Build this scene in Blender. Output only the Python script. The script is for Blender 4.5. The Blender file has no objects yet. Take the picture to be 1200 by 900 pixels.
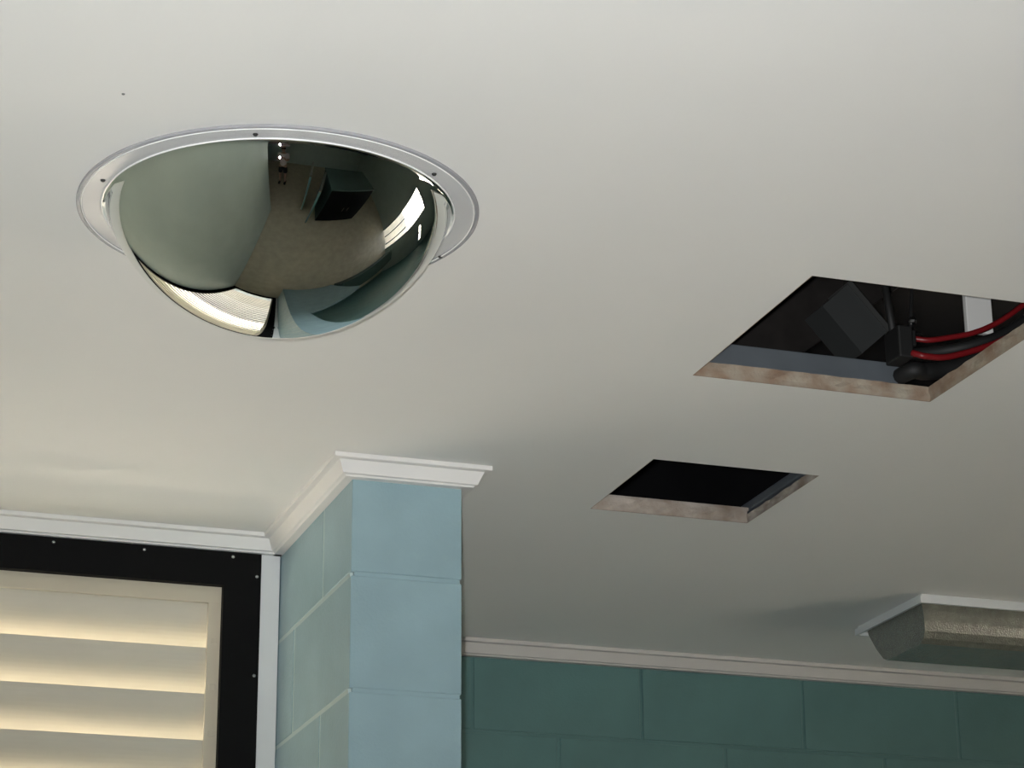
import bpy, bmesh, math, random
from mathutils import Vector, Matrix
random.seed(7)
C = bpy.context.scene.collection
S = bpy.context.scene
PI = math.pi

# ------------------------------------------------------------------ camera
EYE = 1.415                                   # lens height above the floor
cam_d = bpy.data.cameras.new('camera'); cam_d.sensor_width = 36.0
cam_d.lens = 2850.2 / 1200 * 36.0; cam_d.clip_start = 0.02; cam_d.clip_end = 200
cam = bpy.data.objects.new('camera', cam_d); C.objects.link(cam)
r = Vector((0.9466958, -0.32205791, -0.00676527))
u = Vector((-0.10244346, -0.32091321, 0.94155194))
f = Vector((0.30540531, 0.8906702, 0.33679991))
cam.matrix_world = Matrix(((r.x, u.x, -f.x, 0), (r.y, u.y, -f.y, 0), (r.z, u.z, -f.z, EYE), (0, 0, 0, 1)))
S.camera = cam

# ------------------------------------------------------------------ sky, sun, flash, exposure
w = bpy.data.worlds.new('sky'); S.world = w; w.use_nodes = True
nt = w.node_tree; nt.nodes.clear()
sky = nt.nodes.new('ShaderNodeTexSky'); sky.sky_type = 'NISHITA'; sky.sun_disc = False
sky.sun_elevation = math.radians(56); sky.sun_rotation = math.radians(-30); sky.dust_density = 3.0
bg = nt.nodes.new('ShaderNodeBackground'); bg.inputs['Strength'].default_value = 0.35
wo = nt.nodes.new('ShaderNodeOutputWorld')
nt.links.new(sky.outputs[0], bg.inputs[0]); nt.links.new(bg.outputs[0], wo.inputs[0])

def lamp(name, typ, energy, loc, direction, color=(1, 1, 1)):
    d = bpy.data.lights.new(name, typ); d.energy = energy; d.color = color
    o = bpy.data.objects.new(name, d); C.objects.link(o); o.location = loc
    o.rotation_euler = Vector(direction).to_track_quat('-Z', 'Y').to_euler()
    return o
sun = lamp('sun', 'SUN', 46.0, (-1, -3, 12), (0.06, 0.56, -0.83), (1.0, 0.955, 0.885))
sun.data.angle = math.radians(0.6)
flash = lamp('flash_light', 'SPOT', 240.0, (-0.033, 0.012, EYE + 0.012), Vector((0.275, 0.83, 0.45)), (0.985, 1.0, 1.005))
flash.data.spot_size = math.radians(56); flash.data.spot_blend = 1.0; flash.data.shadow_soft_size = 0.014
def portal(name, loc, direction, sx, sy):
    o = lamp(name, 'AREA', 1.0, loc, direction); o.data.shape = 'RECTANGLE'
    o.data.size = sx; o.data.size_y = sy; o.data.cycles.is_portal = True
portal('daylight_through_louvres', (0.48, 4.56, 1.33), (0, -1, 0), 0.95, 2.6)
portal('daylight_through_door', (5.02, 3.02, 1.12), (-1, 0, 0), 1.2, 2.25)
portal('daylight_through_side_window', (5.02, 4.40, 1.855), (-1, 0, 0), 0.8, 0.15)
S.view_settings.view_transform = 'Standard'; S.view_settings.look = 'None'
S.view_settings.exposure = 0.68; S.view_settings.gamma = 1.0; S.view_settings.use_curve_mapping = False
S.cycles.use_denoising = True
S.cycles.max_bounces = 10; S.cycles.diffuse_bounces = 6; S.cycles.transparent_max_bounces = 12

# ------------------------------------------------------------------ helpers
def mat(name, col, rough=0.6, metal=0.0, spec=0.5, var=0.06, nscale=6.0, bump=0.0, bscale=120.0, col2=None, detail=4.0):
    m = bpy.data.materials.new(name); m.use_nodes = True
    t = m.node_tree; b = t.nodes['Principled BSDF']
    b.inputs['Roughness'].default_value = rough; b.inputs['Metallic'].default_value = metal
    b.inputs['Specular IOR Level'].default_value = spec
    co = t.nodes.new('ShaderNodeTexCoord')
    n = t.nodes.new('ShaderNodeTexNoise'); n.inputs['Scale'].default_value = nscale; n.inputs['Detail'].default_value = detail
    t.links.new(co.outputs['Object'], n.inputs['Vector'])
    rp = t.nodes.new('ShaderNodeValToRGB'); rp.color_ramp.elements[0].position = 0.3; rp.color_ramp.elements[1].position = 0.7
    c2 = col2 or tuple(min(1, c * (1 + var)) for c in col)
    c1 = col if col2 else tuple(c * (1 - var) for c in col)
    rp.color_ramp.elements[0].color = (*c1, 1); rp.color_ramp.elements[1].color = (*c2, 1)
    t.links.new(n.outputs['Fac'], rp.inputs['Fac']); t.links.new(rp.outputs['Color'], b.inputs['Base Color'])
    if bump:
        n2 = t.nodes.new('ShaderNodeTexNoise'); n2.inputs['Scale'].default_value = bscale; n2.inputs['Detail'].default_value = 3
        t.links.new(co.outputs['Object'], n2.inputs['Vector'])
        bp = t.nodes.new('ShaderNodeBump'); bp.inputs['Strength'].default_value = bump; bp.inputs['Distance'].default_value = 0.002
        t.links.new(n2.outputs['Fac'], bp.inputs['Height']); t.links.new(bp.outputs['Normal'], b.inputs['Normal'])
    return m

M = {}
M['ceiling'] = mat('ceiling_paint', (0.80, 0.795, 0.775), 0.75, var=0.015, nscale=2.5, bump=0.10, bscale=90)
M['cornice'] = mat('cornice_paint', (0.75, 0.74, 0.725), 0.5, var=0.02, nscale=8)
M['trim'] = mat('trim_paint', (0.67, 0.685, 0.69), 0.5, var=0.03, nscale=8)
M['block_deep'] = mat('dimmed_teal_block_paint', (0.090, 0.185, 0.182), 0.45, var=0.07, nscale=9, bump=0.35, bscale=160)  # greener block paint; the far wall's dim light is put into the colour
M['cornice_dim'] = mat('dimmed_cornice_paint', (0.52, 0.505, 0.485), 0.5, var=0.03, nscale=8)  # cornice paint greyed, low light at the far end put into it
M['block'] = mat('teal_block_paint', (0.27, 0.395, 0.440), 0.42, var=0.07, nscale=9, bump=0.35, bscale=160)
M['mortar'] = mat('flash_lit_joint_paint', (0.44, 0.545, 0.53), 0.4, var=0.05)  # pale tone puts the flash caught by left joint edges into the colour
M['teal'] = mat('teal_wall_paint', (0.46, 0.53, 0.495), 0.5, var=0.05, nscale=3, bump=0.15, bscale=100)
M['teal_dark'] = mat('dark_teal_laminate', (0.05, 0.085, 0.078), 0.4, var=0.08)
M['teal_blue'] = mat('blue_teal_laminate', (0.15, 0.30, 0.32), 0.35, var=0.05)
M['floor'] = mat('beige_floor_sheet', (0.50, 0.44, 0.335), 0.5, var=0.10, nscale=5, bump=0.1)
M['black'] = mat('black_powder_coat', (0.0035, 0.0035, 0.0035), 0.6, spec=0.10, var=0.1)
M['blade'] = mat('cream_blade_paint', (0.555, 0.515, 0.425), 0.5, var=0.02, nscale=10)
M['blade_top'] = mat('blade_top_paint', (0.56, 0.53, 0.46), 0.6, var=0.10, nscale=14)
M['rail'] = mat('cream_rail_paint', (0.56, 0.50, 0.385), 0.5, var=0.03, nscale=10)
M['screw'] = mat('zinc_screw', (0.62, 0.62, 0.60), 0.32, 1.0, var=0.05)
M['dark_screw'] = mat('dark_screw', (0.045, 0.045, 0.045), 0.4, 0.7, var=0.05)
M['plaster'] = mat('cut_plaster_edge', (0.27, 0.17, 0.11), 0.9, nscale=22, col2=(0.45, 0.40, 0.32), bump=0.8, bscale=140)
M['plaster_pale'] = mat('pale_cut_plaster_edge', (0.26, 0.20, 0.15), 0.9, nscale=20, col2=(0.50, 0.45, 0.40), bump=0.8, bscale=140)
M['batten'] = mat('galvanised_batten', (0.11, 0.125, 0.14), 0.5, 0.1, var=0.1, nscale=14)
M['void'] = mat('void_dark_paint', (0.006, 0.006, 0.007), 0.9, spec=0.1, var=0.2)  # roof void darkness put into a near-black surface colour
M['rafter'] = mat('dark_old_timber', (0.016, 0.014, 0.013), 0.85, spec=0.15, var=0.3, nscale=20)
M['box'] = mat('dark_grey_box', (0.030, 0.032, 0.032), 0.6, var=0.08)
M['box_edge'] = mat('grey_box_rim', (0.042, 0.043, 0.042), 0.5, var=0.08)
M['red'] = mat('red_cable_sheath', (0.19, 0.008, 0.011), 0.4, var=0.12, nscale=30)
M['blk_cable'] = mat('black_cable_sheath', (0.008, 0.008, 0.008), 0.65, var=0.1)
M['pvc'] = mat('white_pvc', (0.78, 0.77, 0.74), 0.35, var=0.02)
M['zinc'] = mat('dull_zinc', (0.16, 0.16, 0.155), 0.6, 0.3, var=0.1)
M['steel'] = mat('bright_steel', (0.7, 0.7, 0.68), 0.25, 1.0, var=0.05)
M['earth'] = mat('concrete_yard', (0.62, 0.56, 0.46), 0.9, var=0.1, nscale=2)
M['roof'] = mat('roof_sheet', (0.4, 0.4, 0.4), 0.6, var=0.1)
M['shirt'] = mat('pale_pink_shirt', (0.78, 0.68, 0.67), 0.9, var=0.06)
M['shorts'] = mat('dark_shorts', (0.03, 0.03, 0.035), 0.9, var=0.1)
M['skin'] = mat('skin', (0.50, 0.32, 0.24), 0.55, var=0.05)
M['hair'] = mat('brown_hair', (0.05, 0.03, 0.02), 0.6, var=0.2, nscale=60)
M['shoe'] = mat('dark_shoe', (0.02, 0.02, 0.02), 0.5, var=0.1)

# polished mirror dome
m = bpy.data.materials.new('mirror_acrylic'); m.use_nodes = True
b = m.node_tree.nodes['Principled BSDF']; b.inputs['Metallic'].default_value = 1; b.inputs['Roughness'].default_value = 0.0
b.inputs['Base Color'].default_value = (0.80, 0.83, 0.80, 1)
M['mirror'] = m
# clear acrylic: mostly see-through, some milky scatter, glossy by fresnel
def clear(name, trans, tint, white, rough):
    m = bpy.data.materials.new(name); m.use_nodes = True; t = m.node_tree; t.nodes.clear()
    o = t.nodes.new('ShaderNodeOutputMaterial'); tr = t.nodes.new('ShaderNodeBsdfTransparent'); tr.inputs[0].default_value = (*tint, 1)
    di = t.nodes.new('ShaderNodeBsdfDiffuse'); di.inputs[0].default_value = (*white, 1)
    gl = t.nodes.new('ShaderNodeBsdfGlossy'); gl.inputs['Roughness'].default_value = rough
    a = t.nodes.new('ShaderNodeMixShader'); a.inputs[0].default_value = 1 - trans
    c = t.nodes.new('ShaderNodeMixShader')
    t.links.new(tr.outputs[0], a.inputs[1]); t.links.new(di.outputs[0], a.inputs[2])
    c.inputs[0].default_value = 0.05; t.links.new(a.outputs[0], c.inputs[1]); t.links.new(gl.outputs[0], c.inputs[2])
    t.links.new(c.outputs[0], o.inputs[0]); return m
M['bead'] = mat('glint_white_bead', (0.86, 0.86, 0.85), 0.15, spec=0.8, var=0.02)  # flash glint along the flange beads is put into a white colour
M['emit'] = bpy.data.materials.new('flash_tube'); M['emit'].use_nodes = True
M['emit'].node_tree.nodes['Principled BSDF'].inputs['Emission Color'].default_value = (1, .97, 1, 1)
M['emit'].node_tree.nodes['Principled BSDF'].inputs['Emission Strength'].default_value = 80
M['acrylic'] = clear('clear_acrylic_flange', 0.84, (0.965, 0.965, 0.97), (0.84, 0.84, 0.84), 0.10)
M['acrylic_edge_shaded'] = clear('acrylic_edge_shaded', 0.60, (0.86, 0.86, 0.88), (0.55, 0.55, 0.57), 0.10)  # grey tint puts the edge shadow of the flange into the colour
# prismatic light cover
m = mat('prismatic_cover', (0.17, 0.17, 0.135), 0.20, spec=1.0, var=0.15, nscale=60)
t = m.node_tree; b = t.nodes['Principled BSDF']
co = t.nodes.new('ShaderNodeTexCoord')
vo = t.nodes.new('ShaderNodeTexVoronoi'); vo.inputs['Scale'].default_value = 300
t.links.new(co.outputs['Object'], vo.inputs['Vector'])
bp = t.nodes.new('ShaderNodeBump'); bp.inputs['Strength'].default_value = 0.45; bp.inputs['Distance'].default_value = 0.002
t.links.new(vo.outputs['Distance'], bp.inputs['Height']); t.links.new(bp.outputs['Normal'], b.inputs['Normal'])
b.inputs['Coat Weight'].default_value = 1.0; b.inputs['Coat Roughness'].default_value = 0.22
t.links.new(bp.outputs['Normal'], b.inputs['Coat Normal'])
M['prism'] = m

class MB:
    def __init__(s): s.v = []; s.f = []
    def add(s, vs, fs):
        o = len(s.v); s.v += [tuple(x) for x in vs]; s.f += [tuple(i + o for i in q) for q in fs]; return s
    def box(s, x0, x1, y0, y1, z0, z1, mx=None):
        vs = [Vector((x, y, z)) for z in (z0, z1) for y in (y0, y1) for x in (x0, x1)]
        if mx: vs = [mx @ q for q in vs]
        return s.add(vs, [(0, 2, 3, 1), (4, 5, 7, 6), (0, 1, 5, 4), (1, 3, 7, 5), (3, 2, 6, 7), (2, 0, 4, 6)])
    def prism(s, prof, a, b_, fn):               # closed profile swept between parameters a and b_
        n = len(prof)
        vs = [fn(p, a) for p in prof] + [fn(p, b_) for p in prof]
        fs = [(i, (i + 1) % n, n + (i + 1) % n, n + i) for i in range(n)]
        return s.add(vs, fs + [tuple(range(n))[::-1], tuple(range(n, 2 * n))])
    def lathe(s, prof, n=96, c=(0, 0, 0), closed=False):
        k = len(prof); vs = []
        for j in range(n):
            a = 2 * PI * j / n
            vs += [(c[0] + p[0] * math.cos(a), c[1] + p[0] * math.sin(a), c[2] + p[1]) for p in prof]
        fs = []
        for j in range(n):
            j2 = (j + 1) % n
            for i in range(k if closed else k - 1):
                i2 = (i + 1) % k; fs.append((j * k + i, j2 * k + i, j2 * k + i2, j * k + i2))
        return s.add(vs, fs)
    def tube(s, pts, rad, n=10):
        pts = [Vector(p) for p in pts]; k = len(pts); vs = []
        for i, p in enumerate(pts):
            d = (pts[min(i + 1, k - 1)] - pts[max(i - 1, 0)]).normalized()
            up = Vector((0, 0, 1)) if abs(d.z) < .9 else Vector((1, 0, 0))
            a = d.cross(up).normalized(); bb = d.cross(a)
            rr = rad[i] if isinstance(rad, (list, tuple)) else rad
            vs += [p + rr * (math.cos(2 * PI * j / n) * a + math.sin(2 * PI * j / n) * bb) for j in range(n)]
        fs = [(i * n + j, i * n + (j + 1) % n, (i + 1) * n + (j + 1) % n, (i + 1) * n + j) for i in range(k - 1) for j in range(n)]
        return s.add(vs, fs + [tuple(range(n))[::-1], tuple(range((k - 1) * n, k * n))])
    def build(s, name, m, parent=None, bevel=0, smooth=False, seg=2):
        me = bpy.data.meshes.new(name); me.from_pydata(s.v, [], s.f)
        bm = bmesh.new(); bm.from_mesh(me); bmesh.ops.recalc_face_normals(bm, faces=bm.faces)
        if bevel: bmesh.ops.bevel(bm, geom=bm.edges[:], offset=bevel, segments=seg, profile=0.5, affect='EDGES')
        bm.to_mesh(me); bm.free()
        me.materials.append(m)
        if smooth:
            for p in me.polygons: p.use_smooth = True
        o = bpy.data.objects.new(name, me); C.objects.link(o)
        if parent: o.parent = parent
        return o

def tag(o, label=None, cat=None, group=None, kind=None):
    if label: o['label'] = label
    if cat: o['category'] = cat
    if group: o['group'] = group
    if kind: o['kind'] = kind
    return o
def empty(name, loc=(0, 0, 0)):
    o = bpy.data.objects.new(name, None); C.objects.link(o); o.location = loc; o.empty_display_size = 0.05; return o
def smooth_pts(pts, n=8):                        # Catmull-Rom
    P = [Vector(p) for p in pts]; P = [2 * P[0] - P[1]] + P + [2 * P[-1] - P[-2]]; out = []
    for i in range(1, len(P) - 2):
        for k in range(n):
            t = k / n; a, b_, c, d = P[i - 1:i + 3]
            out.append(0.5 * ((2 * b_) + (c - a) * t + (2 * a - 5 * b_ + 4 * c - d) * t * t + (3 * b_ - a - 3 * c + d) * t ** 3))
    out.append(P[-2]); return out
def copy(o, parent, loc=None):
    c = o.copy(); C.objects.link(c); c.parent = parent
    if loc is not None: c.location = loc
    return c

# ------------------------------------------------------------------ the setting
CZ = 2.70                                        # ceiling height
XR, YF, YB, XL = 4.85, 5.04, -2.4, -1.7          # right wall, far wall, back wall, outer left wall
HB = (1.420, 1.833, 2.845, 3.275)                # large hatch x0 x1 y0 y1
HS = (1.520, 1.834, 3.687, 3.997)                # small hatch
tag(MB().box(XL, XR, YB, YF + 0.2, -0.10, 0.0).build('floor', M['floor']), 'beige sheet floor of the room seen in the mirror dome', 'floor', kind='structure')
tag(MB().box(-25, 30, -25, 40, -0.35, -0.13).build('ground', M['earth']), 'pale concrete yard outside the louvred window', 'ground', kind='structure')

# ceiling sheet with two cut hatches
TH = 0.025
xs = [XL, HB[0], HS[0], HB[1], HS[1], XR]; xs = sorted(set(xs)); ys = [YB, HB[2], HB[3], HS[2], HS[3], YF + 0.2]
cb = MB()
def hole(x, y): return (HB[0] < x < HB[1] and HB[2] < y < HB[3]) or (HS[0] < x < HS[1] and HS[2] < y < HS[3])
nx, ny = len(xs), len(ys)
cb.v = [(x, y, z) for z in (CZ, CZ + 0.014) for y in ys for x in xs]
for j in range(ny - 1):
    for i in range(nx - 1):
        if hole((xs[i] + xs[i + 1]) / 2, (ys[j] + ys[j + 1]) / 2): continue
        q = [j * nx + i, j * nx + i + 1, (j + 1) * nx + i + 1, (j + 1) * nx + i]
        cb.f += [tuple(q[::-1]), tuple(k + nx * ny for k in q)]
ceiling = tag(cb.build('ceiling', M['ceiling']), 'flat off-white ceiling sheet with two square openings cut in it', 'ceiling', kind='structure')
def cut_edge(h, m, low=()):                              # ragged raw edges of the opening, one strip per side
    x0, x1, y0, y1 = h; rnd = random.Random(int(x0 * 1000))
    for side in range(4):
        L = (x1 - x0) if side < 2 else (y1 - y0); n = 24; bb = MB(); vs = []; hh = TH * (0.64 if side in low else 1.0)
        for k in range(n + 1):
            t = k / n
            for lvl in range(4):
                z = CZ + hh * lvl / 3 + (0.0004 if lvl == 0 else 0)
                d = (0.0005 if lvl == 0 else rnd.uniform(-0.001, 0.0022))
                for off in (d, 0.006):           # front skin, back skin
                    if side == 0: p = (x0 + t * L, y1 - 0.002 + off, z)
                    if side == 1: p = (x0 + t * L, y0 + 0.002 - off, z)
                    if side == 2: p = (x1 - 0.002 + off, y0 + t * L, z)
                    if side == 3: p = (x0 + 0.002 - off, y0 + t * L, z)
                    vs.append(p)
        fs = []
        for k in range(n):
            a, c = k * 8, (k + 1) * 8
            for lvl in range(3):
                fs.append((a + lvl * 2, c + lvl * 2, c + lvl * 2 + 2, a + lvl * 2 + 2))
            fs.append((a, a + 1, c + 1, c))
        bb.add(vs, fs); bb.build('cut_edge', m, ceiling)
cut_edge(HB, M['plaster']); cut_edge(HS, M['plaster_pale'], (2,))
# furring channels of the ceiling that show inside the openings
MB().box(1.30, 1.790, 3.279, 3.315, CZ + TH + 0.002, CZ + 0.062).build('ceiling_batten', M['batten'], ceiling, bevel=0.002)
MB().box(1.842, 1.872, 3.55, 4.15, CZ + 0.029, CZ + 0.047).build('ceiling_batten', M['batten'], ceiling, bevel=0.003)
MB().box(1.30, 1.84, 4.001, 4.03, CZ + TH + 0.001, CZ + TH + 0.007).build('ceiling_batten', M['plaster_pale'], ceiling)
MB().lathe([(0, -0.0012), (0.0015, -0.0010), (0.0021, 0.0)], 12, (0.405, 2.580, CZ)).build('nail_head', M['zinc'], ceiling)
tag(MB().box(XR + .201, XR + 3.6, YB - .2, YF + .4, CZ + 0.05, CZ + 0.12).build('shade_slab', M['roof']), 'flat unseen slab added over the doorway to dim its daylight', 'shade_slab', kind='structure')  # unseen slab added to shade the ground and cut the door light
# roof space: darkness painted into the underside colour
rz = 3.45
roof = tag(MB().box(XL - .2, XR + .2, YB - .2, YF + .4, rz, rz + 0.04).build('roof', M['void']), 'roof underside with the dark of the void in its colour above the ceiling openings', 'roof', kind='structure')
MB().box(XL - .4, XR + .4, YB - .4, YF + .6, rz + 0.041, rz + 0.08).build('roof_sheet', M['roof'], roof)
for nm, bx in (('gable', (XL - .2, XL - .14, YB - .2, YF + .4)), ('gable', (XR + .14, XR + .2, YB - .2, YF + .4)),
               ('eave_board', (XL - .14, XR + .14, YB - .2, YB - .14)), ('eave_board', (XL - .14, XR + .14, YF + .34, YF + .4))):
    MB().box(bx[0], bx[1], bx[2], bx[3], CZ + 0.0, rz).build(nm, M['void'], roof)

# --- block walls: laid blocks with recessed joints over a mortar core
proto = {}
def block(parent, x0, x1, y0, y1, z0, z1, paint='block'):
    key = tuple(round(q, 4) for q in (x1 - x0, y1 - y0, z1 - z0)) + (paint,)
    if key not in proto:
        o = MB().box(-key[0] / 2, key[0] / 2, -key[1] / 2, key[1] / 2, -key[2] / 2, key[2] / 2).build('block', M[paint], parent, bevel=0.0015, seg=1)
        proto[key] = o.data
    else:
        o = bpy.data.objects.new('block', proto[key]); C.objects.link(o); o.parent = parent
    o.location = ((x0 + x1) / 2 + random.uniform(-.0006, .0006), (y0 + y1) / 2 + random.uniform(-.0008, .0008), (z0 + z1) / 2)
J = 0.0035                                        # half joint
far = tag(MB().box(1.10, XR, YF + 0.0025, YF + 0.19, 0, CZ).build('wall_far', M['block_deep']), 'teal block wall behind the light fitting, painted darker for its dim light', 'wall', kind='structure')
courses = [(0.0, 0.1)] + [(0.1 + 0.2 * k, 0.3 + 0.2 * k) for k in range(13)]
for ci, (z0, z1) in enumerate(courses):
    x = 2.028 - (0 if ci % 2 == 1 else 0.2) - 0.8
    if ci == 13: pass
    while x < XR:
        a, b_ = max(x, 1.232), min(x + 0.402, XR)
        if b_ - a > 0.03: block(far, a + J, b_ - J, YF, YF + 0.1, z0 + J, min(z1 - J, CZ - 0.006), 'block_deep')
        x += 0.402
NX0, NX1, NY0 = 1.030, 1.226, 3.849
nib = tag(MB().box(NX0 + .006, NX1 - .003, NY0 + .002, YF, 0, CZ).build('wall_nib', M['block']), 'pale teal block wall end standing out like a pillar beside the louvred window', 'wall', kind='structure')
MB().box(NX0 + .0009, NX0 + .006, NY0 + .010, 4.372, 0.02, CZ - .004).build('mortar', M['mortar'], nib)
for ci, (z0, z1) in enumerate(courses):
    y = NY0; n = 0
    while y < YF - 0.02:
        L = 0.196 if (n == 0 and ci % 2 == 1) else 0.396
        y1 = min(y + L, YF)
        block(nib, NX0, NX1, y, y1 - 2 * J if y1 < YF else y1, z0 + J, min(z1 - J, CZ - 0.006))
        y = y1 if y1 < YF else YF; n += 1
# --- window wall (y 4.375..4.575) around the louvre opening, left partition, other walls
WY = 4.372
ww = tag(MB().box(XL, -0.03, WY, WY + 0.19, 0, CZ).box(-0.03, NX0, WY + 0.002, WY + 0.19, 2.64, CZ).box(-0.03, NX0, WY + 0.002, WY + 0.19, 0, 0.03)
         .box(0.985, NX0 + 0.004, WY + 0.002, WY + 0.19, 0.03, 2.64).box(-0.03, 0.0, WY + 0.002, WY + 0.19, 0.03, 2.64)
         .box(NX1 - .02, NX1 + 0.0, WY, WY + 0.19, 0, CZ)
         .build('wall_window', M['teal']), 'narrow wall around the louvred window', 'wall', kind='structure')
tag(MB().box(-0.15, -0.03, 1.06, WY, 0, CZ - 0.001).build('wall_partition', M['teal']), 'smooth pale teal partition wall reflected in the mirror dome', 'wall', kind='structure')
tag(MB().box(XL - 0.15, XL, YB, WY + .19, 0, CZ).build('wall_left', M['teal']), 'pale teal outer wall on the far left', 'wall', kind='structure')
tag(MB().box(XL - .15, XR + .15, YB - 0.15, YB, 0, CZ).build('wall_back', M['teal']), 'pale teal wall behind the photographer', 'wall', kind='structure')
# right wall with an open doorway and a window
DY0, DY1, DZ = 2.42, 3.62, 2.25
VY0, VY1, VZ0, VZ1 = 4.00, 4.80, 1.78, 1.93
rw = MB()
rw.box(XR, XR + .15, YB, DY0, 0, CZ).box(XR, XR + .15, DY0, DY1, DZ, CZ).box(XR, XR + .15, DY1, VY0, 0, CZ)
rw.box(XR, XR + .15, VY0, VY1, 0, VZ0).box(XR, XR + .15, VY0, VY1, VZ1, CZ).box(XR, XR + .15, VY1, YF + .2, 0, CZ)
tag(rw.build('wall_right', M['teal']), 'pale teal wall with open doorway and window at the right of the room', 'wall', kind='structure')
d1 = tag(empty('door_1', (XR, DY0, 0)), 'open outside doorway reflected as a bright strip in the dome', 'door', kind='structure')
MB().box(-.02, .17, 0, .05, 0, DZ).box(-.02, .17, 1.15, 1.20, 0, DZ).box(-.02, .17, .05, 1.15, DZ - .05, DZ).build('door_frame', M['teal_dark'], d1, bevel=.002)
MB().box(.03, .07, .86, .92, .0, DZ - .05).box(.03, .07, .42, .47, 0, DZ - .05).build('mullion', M['teal_dark'], d1)
w2 = tag(empty('window_2', (XR, VY0, VZ0)), 'small bright side window reflected at the right of the dome', 'window', kind='structure')
MB().box(-.01, .16, 0, .03, 0, .15).box(-.01, .16, .77, .8, 0, .15).box(-.01, .16, .03, .77, 0, .02).box(-.01, .16, .03, .77, .13, .15).build('window_frame', M['teal_dark'], w2)
MB().box(.05, .08, .38, .42, .02, .13).build('mullion', M['teal_dark'], w2)

# --- cornices: one moulding profile mitred along each wall
PROF = [(0, -.034), (.016, -.034), (.018, -.031), (.0225, -.0297), (.024, -.026), (.031, -.0102), (.0315, -.0088), (.0415, -.0083), (.0425, -.0073), (.0425, 0), (0, 0)]
def cornice(name, path, label, paint='cornice'):
    # path: points on the wall line; room side is to the right of travel
    P = [Vector((p[0], p[1])) for p in path]; nrm = []
    for i in range(len(P) - 1):
        d = (P[i + 1] - P[i]).normalized(); nrm.append(Vector((d.y, -d.x)))
    bb = MB(); k = len(PROF); vs = []
    for i, p in enumerate(P):
        if i == 0: mdir = nrm[0]
        elif i == len(P) - 1: mdir = nrm[-1]
        else:
            mdir = nrm[i - 1] + nrm[i]; mdir = mdir / (1 + nrm[i - 1].dot(nrm[i]))
        vs += [(p.x + mdir.x * q[0], p.y + mdir.y * q[0], CZ + q[1] - 0.0005) for q in PROF]
    fs = [(i * k + j, (i + 1) * k + j, (i + 1) * k + (j + 1) % k, i * k + (j + 1) % k) for i in range(len(P) - 1) for j in range(k)]
    fs += [tuple(range(k)), tuple(range((len(P) - 1) * k, len(P) * k))]
    bb.add(vs, fs)
    return tag(bb.build(name, M[paint]), label, 'cornice', kind='structure')
cornice('trim_1', [(-0.03, 4.366), (NX0 - 0.001, 4.366)], 'white cornice along the top of the louvred window')
cornice('trim_2', [(NX0, 4.364), (NX0, NY0), (NX1, NY0), (NX1, YF)], 'white cornice wrapping around the top of the pale teal wall end')
cornice('trim_3', [(NX1 + .001, YF), (XR, YF)], 'white cornice along the far teal wall, greyed for its dim light', 'cornice_dim')
tag(MB().box(0.991, 1.0285, WY - 0.010, WY + 0.001, 0.0, 2.667).build('trim_4', M['trim'], bevel=0.0015), 'pale vertical strip between black window frame and teal wall end', 'trim', kind='structure')

# ------------------------------------------------------------------ louvred window
win = tag(empty('window_1', (0, 0, 0)), 'louvred window with cream blades in a black screwed frame at lower left', 'window', kind='structure')
FY0, FY1 = WY - 0.014, WY + 0.004                # frame plate front / back
fr = MB()
fr.box(-0.028, 0.991, FY0, FY1, 2.600, 2.6665)          # head
fr.box(0.920, 0.991, FY0, FY1, 0.09, 2.600)             # right stile
fr.box(-0.028, 0.043, FY0, FY1, 0.09, 2.600)            # left stile
fr.box(-0.028, 0.991, FY0, FY1, 0.004, 0.09)            # sill
fr.build('window_frame', M['black'], win)
MB().box(0.043, 0.9255, FY1 + .0005, FY1 + 0.0085, 2.5685, 2.612).build('top_rail', M['rail'], win, bevel=0.002)
for x0 in (0.030, 0.896):
    MB().box(x0, x0 + 0.030, FY1 + 0.001, FY1 + 0.008, 0.06, 2.5725).build('side_channel', M['rail'], win, bevel=0.001)
# blade: a curved sheet falling outwards
bl = MB(); n = 16; top = []; bot = []; y = z = 0.0; LB = 0.134
for k in range(n + 1):                           # section hangs almost upright inside and sweeps outwards below
    t = k / n; a_ = math.radians(6 + 66 * t ** 0.9)
    top.append((y, z)); bot.append((y - 0.0016 * math.cos(a_), z - 0.0016 * math.sin(a_)))
    y += math.sin(a_) * LB / n; z -= math.cos(a_) * LB / n
prof = top + bot[::-1]
bl.prism(prof, 0.012, 0.955, lambda q, s: (s, q[0], q[1]))
blade = None; BZ = 2.5715; BY = FY1 + 0.010
for i in range(29):
    z = BZ - 0.0872 * i
    if blade is None:
        blade = bl.build('blade', M['blade'], win); blade.location = (0, BY, z)
        blade.data.materials.append(M['blade_top'])
        for p in blade.data.polygons:            # outer face of the sheet, slightly paler and more mottled
            if p.normal.y > 0.15 and p.normal.z > -0.2: p.material_index = 1
    else: copy(blade, win, (0, BY, z))
clip = None
for i in range(29):
    z = BZ - 0.0872 * (i + 1)
    if clip is None:
        clip = MB().box(-0.008, 0.004, -0.002, 0.006, 0.0, 0.011).build('blade_clip', M['rail'], win, bevel=0.001); clip.location = (0.9105, FY1 + 0.002, z + 0.006)
    else: copy(clip, win, (0.9105, FY1 + 0.002, z + 0.006))
sc = MB().lathe([(0, -0.0026), (0.0016, -0.0024), (0.0028, -0.0013), (0.0032, 0.0)], 14).build('screw', M['screw'], win, smooth=True)
sc.rotation_euler = (-PI / 2, 0, 0)
for v in sc.data.vertices: v.co.z = -v.co.z if False else v.co.z
spots = [(0.599 + 0.1685 * k, 2.656) for k in range(-3, 3)] + [(0.983, 2.621 - 0.19 * k) for k in range(14)] + [(-0.015, 2.621 - 0.19 * k) for k in range(14)]
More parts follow.
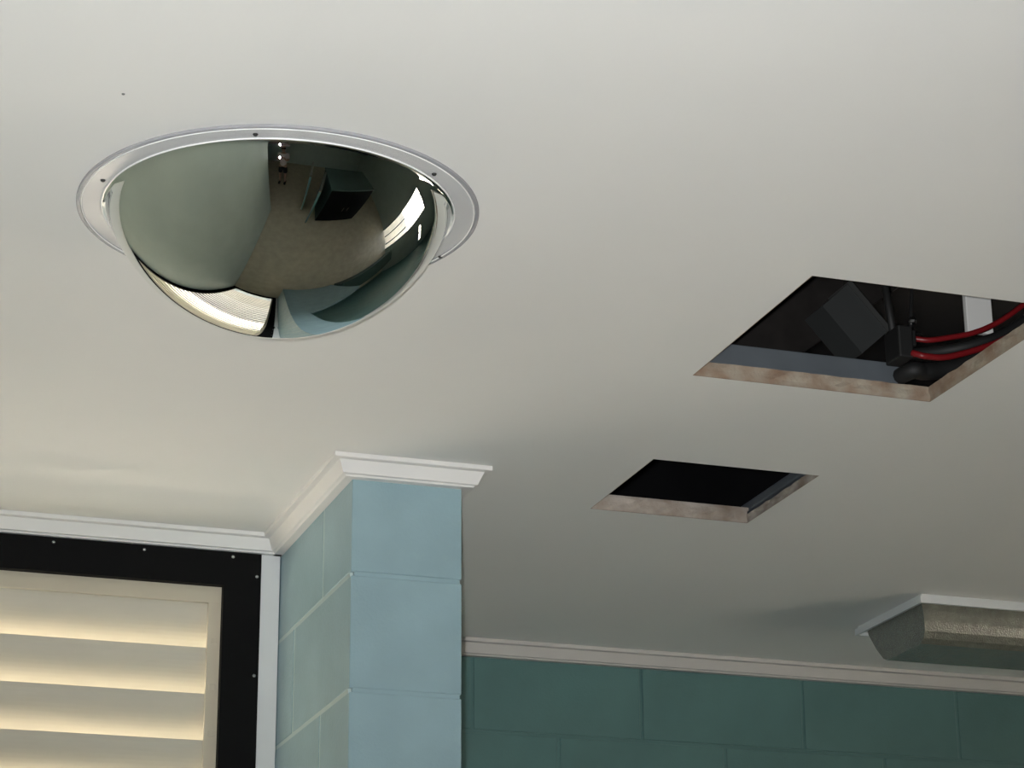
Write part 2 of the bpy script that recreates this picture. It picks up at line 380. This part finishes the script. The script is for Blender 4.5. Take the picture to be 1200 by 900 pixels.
sc.rotation_euler = (PI / 2, 0, 0)
for v in sc.data.vertices: v.co.z = -v.co.z
for i, (x, z) in enumerate(spots):
    if i == 0: sc.location = (x, FY0, z)
    else: copy(sc, win, (x, FY0, z))

# ------------------------------------------------------------------ mirror dome
DC = (0.6589, 2.8540)
dome = tag(empty('mirror_dome', (DC[0], DC[1], CZ)), 'round convex mirror dome with clear flange screwed to the ceiling', 'mirror')
Rd, hD = 0.2245, 0.1555; rs = (Rd * Rd + hD * hD) / (2 * hD); zc = -0.0085 + rs - hD
pf = []
a0 = math.asin(Rd / rs)
for k in range(49):
    a = a0 * (1 - k / 48); pf.append((rs * math.sin(a), zc - rs * math.cos(a)))
skin = [(0.2300, -0.0045), (0.2278, -0.0050), (0.2262, -0.0062), (0.2252, -0.0074)] + pf
ob = MB().lathe(skin, 160).build('mirror_bowl', M['mirror'], dome, smooth=True)
MB().lathe([(0.2562, -0.0008), (0.2600, -0.0008), (0.2612, -0.0014), (0.2612, -0.0040), (0.2602, -0.0048), (0.2562, -0.0048)], 160, closed=True).build('flange_lip', M['acrylic_edge_shaded'], dome)
fl = [(0.2285, -0.0008), (0.2560, -0.0008), (0.2560, -0.0042), (0.2310, -0.0042), (0.2300, -0.0050), (0.2285, -0.0050)]
MB().lathe(fl, 160, closed=True).build('flange', M['acrylic'], dome)
MB().lathe([(0.2290 + 0.0013 * math.cos(q * PI / 4), -0.0052 + 0.0013 * math.sin(q * PI / 4)) for q in range(8)], 160, closed=True).build('rim_bead', M['bead'], dome, smooth=True)
MB().lathe([(0.2545 + 0.0010 * math.cos(q * PI / 4), -0.0046 + 0.0009 * math.sin(q * PI / 4)) for q in range(8)], 160, closed=True).build('edge_bead', M['bead'], dome, smooth=True)
s0 = None
for k in range(6):
    a = math.radians(188 + 61.5 * k)
    p = (0.2385 * math.cos(a), 0.2385 * math.sin(a), -0.0042)
    if k == 3: p = (0.2471 * 0.985, 0.0749, -0.0042)
    if s0 is None:
        s0 = MB().lathe([(0, -0.0022), (0.0020, -0.0020), (0.0032, -0.0006), (0.0034, 0.0004)], 12).build('screw', M['dark_screw'], dome); s0.location = p
    else: copy(s0, dome, p)

# ------------------------------------------------------------------ light fitting
lf = tag(empty('ceiling_light', (3.02, 4.51, CZ)), 'unlit fluorescent batten light with prismatic cover near the far cornice', 'light')
L0, L1 = -0.630, 0.630
MB().box(L0, L1, -0.148, 0.148, -0.013, 0).build('base_tray', M['trim'], lf, bevel=0.002)
MB().box(L0 - .004, L1 + .004, -0.152, -0.146, -0.020, -0.006).box(L0 - .004, L1 + .004, 0.146, 0.152, -0.020, -0.006).box(L0 - .004, L0 + 0.002, -0.146, 0.146, -0.020, -0.006).box(L1 - .002, L1 + 0.004, -0.146, 0.146, -0.020, -0.006).build('tray_lip', M['trim'], lf)
pr = [(-0.128, -0.0135), (-0.1275, -0.030), (-0.124, -0.050), (-0.1165, -0.070), (-0.105, -0.083), (-0.088, -0.091), (0.065, -0.092), (0.078, -0.086), (0.100, -0.060), (0.120, -0.024), (0.122, -0.0135)]
cv = MB(); k = len(pr); vs = []
for xx, sc_ in ((L0 + 0.010, 1.0), (L0 + 0.020, 1.0), (L1 - 0.020, 1.0), (L1 - .010, 1.0)):
    for q in pr:
        drop = (q[1] + 0.0135) / -0.0785
        off = drop * 0.014 * (1 if xx < 0 else -1)
        vs.append((xx + off, q[0], q[1]))
fs = [(i * k + j, (i + 1) * k + j, (i + 1) * k + j + 1, i * k + j + 1) for i in range(3) for j in range(k - 1)]
fs += [tuple(range(k)), tuple(range(3 * k, 4 * k))]
cv.add(vs, fs).build('prismatic_cover', M['prism'], lf)

# ------------------------------------------------------------------ things inside the large opening
jb = tag(empty('equipment_box', (1.79, 3.45, 2.897)), 'dark grey box hanging tilted inside the larger ceiling opening', 'box')
rt = Matrix.Rotation(math.radians(-38), 4, 'Y') @ Matrix.Rotation(math.radians(12), 4, 'X')
MB().box(-0.036, 0.036, -0.02, 0.05, -0.052, 0.052, Matrix.Rotation(math.radians(-42), 4, 'Y')).build('box_body', M['box'], jb)
MB().box(0.030, 0.039, -0.024, 0.052, -0.052, 0.055, Matrix.Rotation(math.radians(-42), 4, 'Y')).build('box_rim', M['box_edge'], jb)
MB().tube([(0.01, 0.03, 0.03), (0.01, 0.03, rz - 2.897)], 0.004, 8).build('hanger_rod', M['rafter'], jb)
tag(MB().box(-0.42, 0.42, -0.02, 0.02, -0.05, 0.05, Matrix.Translation((1.95, 3.62, 3.09)) @ Matrix.Rotation(math.radians(-37), 4, 'Y')).build('roof_strut', M['rafter']), 'dark timber strut crossing the larger ceiling opening', 'timber')
tag(MB().box(1.985, 2.035, 3.40, 3.412, 2.885, rz).build('white_strap', M['pvc'], bevel=.002), 'white flat strip hanging at the right in the larger opening', 'strip')
c1 = [(1.772, 3.212, 2.755), (1.779, 3.204, 2.750), (1.789, 3.2, 2.747), (1.827, 3.2, 2.750), (1.890, 3.2, 2.772), (1.938, 3.2, 2.795), (1.975, 3.2, 2.818), (2.10, 3.2, 2.90), (2.3, 3.22, 2.98)]
c2 = [(1.802, 3.262, 2.801), (1.825, 3.252, 2.797), (1.858, 3.25, 2.804), (1.906, 3.25, 2.818), (1.947, 3.25, 2.838), (1.980, 3.25, 2.860), (2.010, 3.25, 2.883), (2.12, 3.25, 2.96), (2.3, 3.25, 3.02)]
tag(MB().tube(smooth_pts(c1), 0.0052).build('power_cable', M['red'], smooth=True), 'lower red cable sagging across the larger ceiling opening', 'cable')
tag(MB().tube(smooth_pts(c2), 0.0046).build('power_cable', M['red'], smooth=True), 'upper red cable running just above the lower red one', 'cable')
cj = tag(empty('cable_connector', (1.768, 3.236, 2.775)), 'black connector block where the red cables end in the larger opening', 'connector')
MB().box(-.016, .010, -.020, .030, -.026, .028).build('connector_body', M['blk_cable'], cj, bevel=.003)
MB().box(.010, .034, .012, .034, .008, .036).build('connector_branch', M['blk_cable'], cj, bevel=.003)
MB().tube([(-.004, .02, .028), (.0, .04, .10), (.01, .09, .25), (.02, .14, rz - 2.775)], .006, 8).build('connector_lead', M['blk_cable'], cj, smooth=True)
c3 = [(1.773, 3.36, 2.733), (1.790, 3.262, 2.742), (1.815, 3.258, 2.744), (1.85, 3.262, 2.752), (1.90, 3.262, 2.77), (2.0, 3.26, 2.83), (2.2, 3.26, 2.95)]
tag(MB().tube(smooth_pts(c3), 0.014).build('conduit', M['blk_cable'], smooth=True), 'black flexible conduit in the far right corner of the larger opening', 'conduit')
c4 = [(1.80, 3.30, 2.786), (1.85, 3.24, 2.778), (1.90, 3.22, 2.79), (1.96, 3.22, 2.82), (2.1, 3.22, 2.92), (2.25, 3.22, 3.0)]
tag(MB().tube(smooth_pts(c4), 0.009).build('power_cable', M['blk_cable'], smooth=True), 'black cable lying between the two red cables', 'cable')
br = tag(empty('cable_bracket', (1.852, 3.36, 2.86)), 'small bright metal clips holding cables in the larger opening', 'bracket')
MB().box(-0.018, 0.022, 0, .003, -0.012, -0.007, Matrix.Rotation(math.radians(-8), 4, 'Y')).build('bracket_arm', M['steel'], br, bevel=.001)
MB().lathe([(0, -.006), (.006, -.004), (.007, 0), (.005, .006), (0, .008)], 12, (0.006, 0, 0.014)).build('bolt_head', M['steel'], br)
MB().lathe([(0, -.004), (.004, -.003), (.005, 0), (.003, .004), (0, .005)], 12, (-0.03, 0, -0.022)).build('bolt_head', M['steel'], br)
MB().tube([(0.004, .004, -0.01), (0.006, .004, 0.03), (0.02, .01, 0.12), (0.03, 0.02, rz - 2.86)], 0.003, 8).build('hanger_rod', M['dark_screw'], br)

# ------------------------------------------------------------------ what stands in the room behind (seen in the mirror)
lw = MB().prism([(1.232, 0), (2.25, 0), (2.25, 1.20), (1.232, 1.62)], 3.86, 3.96, lambda q, s: (q[0], s, q[1]))
tag(lw.build('wall_low', M['block']), 'teal half wall with raked top beside the wall end, seen in the mirror', 'wall', kind='structure')
lb = tag(empty('bench_seat', (3.35, 4.15, 0)), 'dark teal bench along the far wall, seen in the mirror', 'bench')
MB().box(-1.0, 1.45, -.35, .3, .38, .44).build('seat', M['teal_dark'], lb, bevel=.004)
MB().box(-1.0, 1.45, -.30, .25, 0, .38).build('plinth', M['teal_dark'], lb)
cbt = tag(empty('cabinet', (2.13, 0.85, 0)), 'dark teal cabinet on the floor, seen in the mirror', 'cabinet')
MB().box(-.72, .72, -.45, .45, .10, 1.45).build('carcass', M['teal_dark'], cbt, bevel=.004)
MB().box(-.69, .69, -.42, .40, 0, .10).build('plinth', M['black'], cbt)
MB().box(-.74, .74, -.47, .47, 1.45, 1.48).build('cabinet_top', M['teal_dark'], cbt, bevel=.003)
for x0 in (-.71, .005):
    d = MB().box(x0, x0 + .705, .45, .468, .12, 1.43).build('cabinet_door', M['black'], cbt, bevel=.002)
    MB().box(x0 + (.62 if x0 < 0 else .07), x0 + (.635 if x0 < 0 else .085), .468, .49, .7, .85).build('handle', M['steel'], d)
for nm, cx, cy, ang, lab in (('a', 0.99, 0.55, -82, 'narrow blue teal cubicle screen nearest the photographer, seen in the mirror'),
                             ('b', 1.235, 1.05, -72, 'narrow blue teal cubicle screen against the dark cabinet, seen in the mirror')):
    sp = tag(empty('partition_screen', (cx, cy, 0)), lab, 'screen')
    ms = Matrix.Rotation(math.radians(ang), 4, 'Z')
    MB().box(-.38, .38, -.022, .022, .12, 1.48, ms).build('screen_panel', M['teal_blue'], sp)
    for x0 in (-.34, .3):
        MB().box(x0, x0 + .04, -.018, .018, 0, .12, ms).build('foot', M['steel'], sp)
    MB().box(-.385, .385, -.026, .026, 1.48, 1.51, ms).build('head_rail', M['steel'], sp)

# ------------------------------------------------------------------ the photographer and camera (seen only in the mirror)
pc = tag(empty('compact_camera', (0, -0.03, EYE)), 'silver compact camera held up by the photographer in the mirror', 'camera')
MB().box(-.05, .05, -.014, .012, -.032, .032).build('camera_body', M['steel'], pc, bevel=.004)
MB().tube([(0, .012, 0), (0, .024, 0)], .020, 20).build('lens_barrel', M['black'], pc)
MB().box(-.047, -.019, .012, .0135, .002, .024).build('flash_window', M['emit'], pc)
def figure(name, m, nodes, edges, parent, root=0, lvl=2):
    me = bpy.data.meshes.new(name); me.from_pydata([n[:3] for n in nodes], edges, [])
    o = bpy.data.objects.new(name, me); C.objects.link(o); me.materials.append(m)
    mod = o.modifiers.new('skin', 'SKIN'); mod.use_smooth_shade = True
    for i, n_ in enumerate(nodes):
        sv = me.skin_vertices[0].data[i]; sv.radius = (n_[3], n_[4] if len(n_) > 4 else n_[3]); sv.use_root = i == root
    sb = o.modifiers.new('sub', 'SUBSURF'); sb.levels = lvl; sb.render_levels = lvl
    o.parent = parent; return o
pe = tag(empty('person', (0.0, -0.475, 0)), 'person in a pale shirt and dark shorts holding up a camera, reflected in the dome', 'person')
N = [(0, 0, .88, .125, .10), (0, .01, 1.02, .115, .09), (0, .0, 1.20, .135, .10), (0, -.01, 1.34, .10, .075), (0, .0, 1.42, .052), (0, .03, 1.49, .06),
     (0, .035, 1.55, .078, .085), (0, .025, 1.61, .072, .08), (0, .02, 1.66, .04)]
E = [(i, i + 1) for i in range(8)]
def chain(start, pts):
    p = start
    for q in pts: N.append(q); E.append((p, len(N) - 1)); p = len(N) - 1
    return p
for s in (-1, 1):
    chain(3, [(s * .165, -.01, 1.35, .055), (s * .20, .06, 1.14, .042), (s * .15, .22, 1.22, .036), (s * .095, .375, 1.375, .026), (s * .083, .410, 1.405, .026, .016)])
    chain(0, [(s * .095, 0, .80, .085), (s * .105, .01, .47, .058), (s * .11, -.02, .28, .054), (s * .11, -.025, .09, .036), (s * .115, .03, .04, .034), (s * .125, .13, .03, .03, .022)])
figure('body', M['skin'], N, E, pe)
figure('shirt', M['shirt'], [(0, 0, .84, .150, .12), (0, .01, 1.02, .140, .112), (0, 0, 1.20, .158, .122), (0, -.01, 1.33, .13, .10), (0, 0, 1.385, .075),
        (.172, -.01, 1.35, .072), (.197, .045, 1.20, .062), (-.172, -.01, 1.35, .072), (-.197, .045, 1.20, .062)],
       [(0, 1), (1, 2), (2, 3), (3, 4), (3, 5), (5, 6), (3, 7), (7, 8)], pe, 0)
figure('shorts', M['shorts'], [(0, 0, .90, .142, .115), (0, 0, .82, .14, .11), (.10, 0, .72, .10), (.105, .005, .52, .088), (-.10, 0, .72, .10), (-.105, .005, .52, .088)],
       [(0, 1), (1, 2), (2, 3), (1, 4), (4, 5)], pe, 0)
hr = MB(); pts = []
for i in range(9):
    a = i / 8 * 0.62 * PI
    pts.append((0.092 * math.sin(a), 0.10 * math.cos(a)))
hr.lathe(pts, 28, (0, .012, 1.605)).build('hair', M['hair'], pe, smooth=True)
for s in (-1, 1):
    MB().lathe([(0, -.016), (.006, -.012), (.008, 0), (.006, .012), (0, .016)], 10, (s * .083, .03, 1.55)).build('ear', M['skin'], pe, smooth=True)
    MB().lathe([(0, -.006), (.006, 0), (0, .006)], 10, (s * .030, .114, 1.575)).build('eye', M['black'], pe, smooth=True)
    for k in range(4):
        z = 1.425 - k * .017; x = s * .066
        MB().tube([(s * .080, .408, z), (s * .068, .425, z), (s * .0615, .440, z - .002), (s * .0595, .452, z - .003)], [.008, .008, .0075, .0065], 8).build('finger', M['skin'], pe, smooth=True)
    MB().tube([(s * .080, .395, 1.385), (s * .062, .405, 1.372), (s * .045, .412, 1.372)], [.010, .009, .007], 8).build('thumb', M['skin'], pe, smooth=True)
    MB().box(-.045, .045, -.09, .17, 0.0, .075, Matrix.Translation((s * .118, 0, 0))).build('shoe', M['shoe'], pe, bevel=.025, seg=3)
MB().tube([(0, .108, 1.565), (0, .128, 1.535), (0, .112, 1.528)], [.007, .013, .009], 8).build('nose', M['skin'], pe, smooth=True)
MB().tube([(-.022, .106, 1.503), (0, .113, 1.502), (.022, .106, 1.503)], [.003, .006, .003], 8).build('mouth', M['shirt'], pe, smooth=True)
